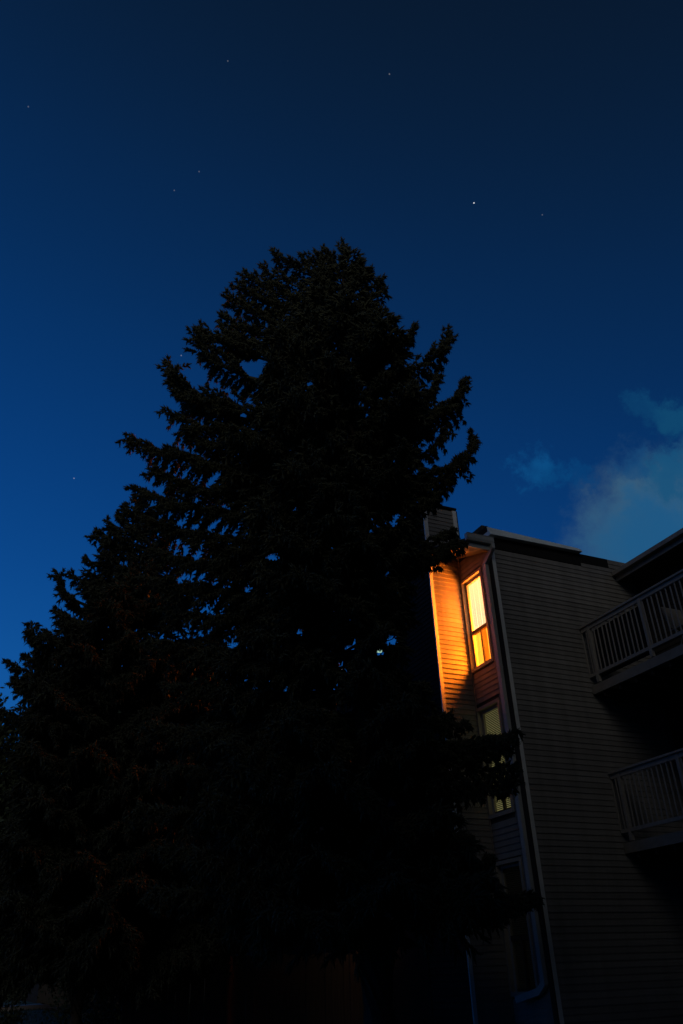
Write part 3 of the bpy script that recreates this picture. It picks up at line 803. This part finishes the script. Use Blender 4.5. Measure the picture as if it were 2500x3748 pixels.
TRIS = 0
UPSWEPT = [(2.4, 12.15), (6.0, 11.97), (6.58, 11.8), (6.71, 10.67), (6.31, 9.67), (6.73, 9.46), (6.29, 10.76), (.96, 9.22), (.6, 8.08), (.81, 7.41), (1.99, 11.38)]
def spruce(label, base, apex, tips, gaps, left, right, nfill, mt, group, zmin=1.0, core=1.35, fillscale=1.0):
    global TRIS
    base = np.array(base, float); apex = np.array(apex, float)
    tree = empty('spruce_tree', label, 'tree', tuple(base), group)
    hz = np.array((base[0], base[1], 0)); hz /= np.linalg.norm(hz)
    side = np.array((hz[1], -hz[0], 0))            # to the right as seen from the lawn
    axv = np.array((base[0], base[1], 0.0))
    G = []
    for gx_, gy_, gz_, gr in gaps:
        ax = np.array((gx_, gy_, gz_ - 1.6)); ax /= np.linalg.norm(ax); G.append((gx_, gy_, gz_, gr * .8, ax))
    def axis(z):
        f_ = (z - base[2]) / (apex[2] - base[2]); return base + (apex - base) * f_
    pts = [axis(z) - base for z in np.linspace(base[2] - .1, apex[2] - .15, 16)]
    pts = [p + np.array((rng.normal(0, .02), rng.normal(0, .02), 0)) for p in pts]
    H = apex[2] - base[2]
    V, F = limb_mesh(pts, 0.018 * H + .02, 0.02, 10)
    o = bpy.data.objects.new('trunk', np_mesh('trunk', V, F, M['bark'])); COL.objects.link(o); o.parent = tree
    def rise(z): return float(np.interp((z - base[2]) / H, [0, .3, .6, .85, 1], [-0.05, 0.10, .28, .6, 1.0]))
    # leader
    for k in range(7):
        a_ = rng.uniform(0, 6.28); h_ = rng.uniform(.15, .9)
        q = axis(apex[2] - h_); r_ = .1 + h_ * .38
        p2 = q + np.array((math.cos(a_) * r_, math.sin(a_) * r_, rng.uniform(.2, .38) * h_ + .08))
        p2[2] = min(p2[2], apex[2] - .03)
        _, n = bough(tree, q, p2, mt, G, 0.02, .5, .05, 1.0, 0, base); TRIS += n
    _, n = bough(tree, axis(apex[2] - .9), apex, mt, G, 0.0, .25, .05, 1.0, 0, base); TRIS += n
    for tp in tips:
        if tp[2] < zmin: continue
        tp = np.array(tp, float)
        q = axis(tp[2]); dist = np.linalg.norm((tp - q)[:2])
        dep = rng.uniform(-.35, .35) * min(1.0, dist)
        tp2 = tp + hz * 0
        z0 = tp[2] - rise(tp[2]) * dist * 0.75 + 0.05
        z0 = min(z0, apex[2] - .4); q = axis(z0)
        low = (tp[2] - base[2]) / H
        up = any(abs(tp[0] - a_) + abs(tp[2] - b_) < .03 for a_, b_ in UPSWEPT)
        if up: q = axis(z0 - .35)
        _, n = bough(tree, q, tp2, mt, G, 0.10 if low > .5 else 0.02, .17 if (tp2 - base) @ side > .6 and tp[2] < 8.6 else .23, .12 if low > .75 else .42, 1.0, 0.26 if up else 0.04, base); TRIS += n
    # the rest of the whorls
    for k in range(nfill):
        u_ = ((k + rng.random()) / nfill) ** 0.85
        z = apex[2] - .35 - u_ * (H - zmin - .35)
        a_ = k * 2.39996 + rng.normal(0, .25)
        dirv = np.array((math.cos(a_), math.sin(a_), 0))
        cs = dirv @ side
        R_ = env(right, z) * max(cs, 0) ** 2 + env(left, z) * max(-cs, 0) ** 2
        R_ += (1 - cs * cs) * 0.5 * (env(right, z) + env(left, z)) * 0.95
        R_ *= rng.uniform(.40, .80) * fillscale
        if dirv @ hz < -0.2: R_ = min(R_, (apex[2] - z) * 0.42 + .2)
        R_ = max(R_, .25)
        z0 = z - rise(z) * R_ * .7
        q = axis(z0); p2 = q + dirv * R_; p2[2] = z
        low = (z - base[2]) / H
        _, n = bough(tree, q, p2, mt, G, 0.08 if low > .5 else .03, .42, .15 if low > .75 else .45, 1.12 * core, .03, base); TRIS += n
    return tree

LEFT1 = [(0, 2.8), (3, 3.0), (5, 3.1), (6.5, 3.2), (8, 3.1), (9, 3.0), (10, 2.7), (11.4, 2.3), (12.2, 1.5), (13, 1.2), (13.6, .9), (13.9, .6), (14.3, .2)]
RIGHT1 = [(0, 1.7), (2.4, 1.9), (4.0, 1.8), (4.6, 1.1), (5.2, .6), (6.5, .6), (7.5, 1.1), (8.4, 1.2), (9.6, 1.7), (10.7, 1.85), (11.8, 1.3), (12.2, .9), (13, .75), (13.6, .5), (14.3, .1)]
spruce('large dark spruce with upswept bough tips towering in front of the building corner', (4.876, 9.86, 0), (4.913, 9.842, 14.299),
       TIPS1, GAPS, LEFT1, RIGHT1, 225, M['needle'], 'spruces on the lawn', zmin=2.3)
LEFT2 = [(1, 2.0), (3, 2.1), (5, 2.2), (7, 2.1), (8, 1.7), (9.2, 1.35), (10.2, .9), (10.8, .5), (11.2, .1)]
RIGHT2 = [(1, 3.2), (4, 3.3), (7, 3.2), (8.5, 2.6), (9.6, 1.8), (10.4, .9), (11.2, .1)]
spruce('smaller spruce to the left, half hidden behind the large one', (2.33, 15.87, 0.3), (2.331, 15.875, 11.204),
       TIPS2, G2, LEFT2, RIGHT2, 190, M['needle2'], 'spruces on the lawn', zmin=1.6, fillscale=1.05)

# ------------------------------------------------------------------ broadleaf trees and shrubs
def leaf_cloud(blobs, n, size, holes=()):
    V = []; 
    tot = sum(b_[3] * b_[4] * b_[5] for b_ in blobs)
    Vs = []
    for cx_, cy_, cz_, rx_, ry_, rz_ in blobs:
        c = int(n * rx_ * ry_ * rz_ / tot)
        # clumps inside the blob, leaves around the clumps
        nc = max(6, c // 45)
        d = rng.normal(size=(nc, 3)); d /= np.linalg.norm(d, axis=1)[:, None]
        rr = rng.random(nc) ** 0.4
        cc = np.array((cx_, cy_, cz_)) + d * rr[:, None] * np.array((rx_, ry_, rz_))
        p = cc[rng.integers(0, nc, c)] + rng.normal(size=(c, 3)) * 0.11 * (rx_ + rz_) * 0.5
        Vs.append(p)
    P = np.concatenate(Vs)
    for hx, hy, hz_, hr in holes:
        ax = np.array((hx, hy, hz_ - 1.6)); ax /= np.linalg.norm(ax)
        q = P - np.array((hx, hy, hz_)); al = q @ ax
        P = P[np.linalg.norm(q - al[:, None] * ax, axis=1) > hr]
    m_ = len(P)
    a = rng.normal(size=(m_, 3)); a /= np.linalg.norm(a, axis=1)[:, None]
    b_ = np.cross(a, rng.normal(size=(m_, 3))); b_ /= np.linalg.norm(b_, axis=1)[:, None]
    s = size * rng.uniform(.6, 1.3, (m_, 1))
    V = np.stack([P - a * s, P + b_ * s * .5, P + a * s, P - b_ * s * .5], 1).reshape(-1, 3)
    k = np.arange(m_)[:, None] * 4
    F = np.concatenate([k + np.array([[0, 1, 2]]), k + np.array([[0, 2, 3]])])
    return V, F
def broadleaf(label, base, H, blobs, n, size, name='leafy_tree', cat='tree', mt='leaf', holes=(), group=None, stems=1):
    t_ = empty(name, label, cat, base, group)
    base = np.array(base, float)
    V, F = leaf_cloud(blobs, n, size, holes)
    o = bpy.data.objects.new('crown', np_mesh('crown', V - base, F, M[mt])); COL.objects.link(o); o.parent = t_
    Vt = []; Ft = []; off = 0
    top = np.array(blobs[0][:3]) - base
    for k in range(stems):
        e = top + rng.normal(0, .25, 3) * (0 if stems == 1 else 1)
        pts = [np.array((0, 0, -.1)) + (e - np.array((0, 0, -.1))) * f_ + rng.normal(0, .04, 3) for f_ in np.linspace(0, 1, 8)]
        V, F = limb_mesh(pts, .016 * H + .02, .02, 8); Vt.append(V); Ft.append(F + off); off += len(V)
    for bl in blobs[1:]:
        e = np.array(bl[:3]) - base; s_ = top * 0.45
        pts = [s_ + (e - s_) * f_ + np.array((0, 0, .1 * math.sin(f_ * 3))) for f_ in np.linspace(0, 1, 6)]
        V, F = limb_mesh(pts, .008 * H + .01, .012, 6); Vt.append(V); Ft.append(F + off); off += len(V)
    o = bpy.data.objects.new('trunk', np_mesh('trunk', np.concatenate(Vt), np.concatenate(Ft), M['bark'])); COL.objects.link(o); o.parent = t_
    return t_
broadleaf('broadleaf tree at the left edge with sky showing through its leaves', (-0.6, 21.5, 1.0), 9,
          [(-0.6, 21.5, 7.5, 1.1, 1.2, 1.3), (-1.4, 21.7, 6.3, 1.5, 1.4, 1.4), (0.3, 21.2, 6.3, 1.3, 1.2, 1.2), (0.8, 21.0, 4.8, 1.5, 1.3, 1.3), (-0.8, 21.0, 3.9, 1.8, 1.3, 1.5), (1.0, 21.2, 3.2, 1.6, 1.3, 1.2)],
          60000, 0.065, holes=[(0.26, 21.0, 5.25, 0.16)])
broadleaf('dark leafy tree behind the two spruces', (4.2, 25.0, 1.1), 11,
          [(5.4, 25.3, 9.6, 1.8, 1.5, 1.5), (3.6, 25.2, 8.6, 1.8, 1.6, 1.5), (6.7, 25.0, 9.0, 1.5, 1.3, 1.7), (6.8, 25.0, 6.9, 1.5, 1.3, 1.6), (4.2, 25, 7.0, 2.4, 2.0, 1.9), (2.2, 25, 6.0, 2.0, 1.8, 1.8), (6.3, 25.2, 5.6, 2.2, 1.8, 1.9), (3.0, 24.6, 4.0, 2.4, 1.8, 1.6), (6.0, 24.8, 3.6, 2.4, 1.8, 1.4)],
          80000, 0.12)
broadleaf('broadleaf tree low on the left between the edge tree and the smaller spruce', (1.6, 27.0, 1.2), 7,
          [(1.6, 27, 5.6, 1.8, 1.6, 1.6), (0.4, 27.2, 4.6, 1.8, 1.6, 1.5), (2.9, 26.8, 4.4, 1.7, 1.6, 1.5), (1.4, 26.6, 3.2, 2.2, 1.6, 1.2)],
          40000, 0.10)
SH = [((0.7, 18.8), 1.15, 'low rounded shrub by the lit kerb at the far left'), ((3.4, 18.9), 1.3, 'dark shrub under the smaller spruce'),
      ((7.2, 13.9), 0.75, 'small shrub against the foot of the chimney chase')]
for (x, y), r_, lab in SH:
    z0 = float(gz(x, y))
    broadleaf(lab, (x, y, z0), r_ * 1.5, [(x, y, z0 + r_ * .75, r_, r_, r_ * .7), (x + r_ * .5, y - .2, z0 + r_ * .5, r_ * .7, r_ * .6, r_ * .5)],
              int(5200 * r_), 0.04, 'shrub', 'shrub', 'leaf2', group='garden shrubs', stems=3)
# unseen trees added behind the camera to keep the night light off the lower walls
for i, (x, y, h) in enumerate([(-11.5, -8, 19.0), (-5.5, -9, 20.0), (0.0, -8, 19.5), (6.0, -10, 18.5)]):
    broadleaf(['tall added shade tree behind the lawn, farthest left of the row', 'tallest added shade tree behind the lawn, second in the row', 'tall added shade tree behind the lawn, third in the row', 'tall added shade tree behind the lawn nearest the balconies'][i],
              (x, y, 0), h, [(x, y, h * .74, 2.8, 2.2, h * .24), (x - 1.6, y, h * .5, 2.8, 2, h * .24), (x + 1.8, y, h * .45, 2.8, 2, h * .24), (x, y, h * .26, 3.4, 2, h * .2)],
              15000, 0.34, group='added shade trees behind the lawn')
# far wooded skyline
V, F = leaf_cloud([(x, 62 + 6 * math.sin(x * .7), 3.4 + 1.3 * math.sin(x * .33) + .8 * math.sin(x), 4.5, 3, 3.4 + math.sin(x * .5)) for x in range(-46, 60, 4)], 90000, 0.34)
o = bpy.data.objects.new('far_trees', np_mesh('far_trees', V, F, M['leaf2'])); COL.objects.link(o)
o['kind'] = 'stuff'

# grass near enough to be seen in the lamplight
n = 26000
gxs = rng.uniform(-3.5, 7.5, n); gys = rng.uniform(12.5, 32, n); gzs = gz(gxs, gys)
B = np.stack([gxs, gys, gzs - .01], 1); an = rng.uniform(0, 6.28, n)
s = np.stack([np.cos(an), np.sin(an), np.zeros(n)], 1) * .008
tipv = B + np.stack([rng.normal(0, .02, n), rng.normal(0, .02, n), rng.uniform(.04, .10, n)], 1)
V = np.stack([B - s, B + s, tipv], 1).reshape(-1, 3); F = np.arange(3 * n).reshape(-1, 3)
o = bpy.data.objects.new('grass', np_mesh('grass', V, F, M['blade'])); COL.objects.link(o); o['kind'] = 'stuff'

# folding chair on the upper balcony
ch = empty('patio_chair', 'dull folding chair standing on the upper balcony behind the spindles', 'chair', (11.15, 9.35, 6.316))
for sx in (-.22, .22):
    for sy in (-.2, .2):
        MB().tube([(sx, sy, 0), (sx, -sy * .6, .44)], .012, 6).build('leg', M['rail'], ch)
MB().box(-.24, .24, -.23, .22, .44, .465).build('seat', M['deck'], ch, .006)
MB().prism([(-.23, .20, .50), (-.23, .225, .50), (-.23, .33, .95), (-.23, .305, .95)], (.46, 0, 0)).build('backrest', M['deck'], ch)

# ------------------------------------------------------------------ fence, kerb, lamps, neighbour
def fence():
    t_ = empty('fence', 'brown board fence behind the large spruce catching warm lamplight', 'fence', (3.4, 17.3, 0.0))
    bmz = MB().box(-0.066, 0.066, -0.011, 0.011, 0, 1.0).mesh('board', M['wood'])
    x = 3.4
    while x < 8.5:
        z0 = float(gz(x, 17.3)) + .05
        top = 2.10 + 0.012 * math.sin(x * 7)
        o = inst('board', bmz, t_, (x - 3.4, 0 + random.uniform(-.004, .004), z0))
        o.scale = (1, 1, top - z0 + random.uniform(-.01, .01)); o.rotation_euler = (0, random.uniform(-.006, .006), 0)
        x += 0.140
    for z in (0.75, 1.75):
        MB().box(0, 5.1, 0.016, 0.056, z, z + .09).build('rail', M['wood'], t_)
    pm = MB().box(-.05, .05, 0.058, .158, 0.2, 2.16).mesh('post', M['wood'])
    for k in range(3): inst('post', pm, t_, (0.2 + k * 2.3, 0, 0))
fence()
# assumed wall lantern on the rear wing's side, added for the low warm glow
wl = empty('assumed_wall_lantern', 'assumed small warm lantern, unseen on the building side wall behind the spruce', 'lamp', (8.68, 17.0, 2.30))
MB().box(0.0, 0.06, -.05, .05, -.02, .16).build('bracket', M['black'], wl)
MB().box(-0.07, -0.03, -.025, .025, -.01, .05).build('glass', M['lantern'], wl)
MB().prism([(-0.12, -.065, .125), (0.01, -.065, .125), (-0.055, -.065, .19)], (0, .13, 0)).build('lantern_cap', M['black'], wl)
part(MB().box(XA + 0.05, XA + 0.2, 13.96, 30, 0.2, 7.86), 'rear_wall', M['siding_b'])
# path and kerb far left
px = np.linspace(-14, 6.5, 42)
mb = MB()
kz = [float(gz(x, 31.0)) for x in px]
for i in range(len(px) - 1):
    x0, x1 = px[i], px[i + 1]; z0, z1 = kz[i], kz[i + 1]
    b0 = len(mb.v)
    mb.v += [(x0, 31, z0 - .2), (x1, 31, z1 - .2), (x1, 31, z1 + .12), (x0, 31, z0 + .12), (x0, 32.6, z0 - .2), (x1, 32.6, z1 - .2), (x1, 32.6, z1 + .13), (x0, 32.6, z0 + .13)]
    mb.f += [(b0, b0 + 1, b0 + 2, b0 + 3), (b0 + 3, b0 + 2, b0 + 6, b0 + 7), (b0 + 5, b0 + 4, b0 + 7, b0 + 6)]
o = mb.build('path', M['concrete']); o['kind'] = 'structure'
gl = empty('assumed_garden_lamp', 'assumed short garden lamp on the grass lighting the kerb at the lower left', 'lamp', (2.45, 29.9, float(gz(2.45, 29.9))))  # lamp assumed from the light on kerb and grass
lathe([(0.001, 0), (0.05, 0), (0.035, .03), (0.03, .62), (0.05, .64), (0.001, .645)], 10).build('post', M['black'], gl)
lathe([(0.045, .65), (0.05, .67), (0.05, .79), (0.001, .80)], 10).build('glass', M['gardenglow'], gl)
lathe([(0.001, .805), (0.11, .81), (0.09, .84), (0.001, .87)], 10).build('hood', M['black'], gl)

# street lamp far behind, seen through the boughs
u = (0.466, 0.885)
SLd = 26.0
bx_, by_ = u[0] * SLd, u[1] * SLd
sl = empty('street_lamp', 'tall street lamp whose pale green light glints through the spruce', 'lamp', (bx_ - 1.5, by_ + .2, 0))
MB().tube([(0, 0, 0), (0, 0, 9.5), (0.05, 0, 10.4), (0.5, -.06, 11.15), (1.2, -.16, 11.42)], [.09, .07, .055, .045, .04], 10).build('pole', M['gutter'], sl)
MB().box(1.05, 1.75, -.32, -.02, 11.38, 11.50).build('lamp_head', M['gutter'], sl, 0.03)
MB().box(1.30, 1.60, -.24, -.10, 11.33, 11.379).build('lens', M['lens'], sl)

# neighbour house far behind the smaller spruce
hx, hy, hzb = 9.3, 40.6, 1.36
nh = empty('neighbour_house', 'low distant house behind the trees with one small warm lit window', 'house', (hx, hy, hzb))
MB().box(-5, 5, 0.2, 8, -0.3, 3.4).build('wall', M['siding_b'], nh)
MB().prism([(-5.4, -.3, 3.3), (-5.4, 4.1, 5.6), (-5.4, 8.5, 3.3)], (10.8, 0, 0)).build('roof', M['shingle'], nh)
w_ = MB().box(-.34, .34, .13, .199, .35, 1.65).build('window', M['frame'], nh)
MB().box(-.27, .27, .11, .129, .42, 1.58).build('pane', M['farglow'], w_)
print('TRIS', TRIS)
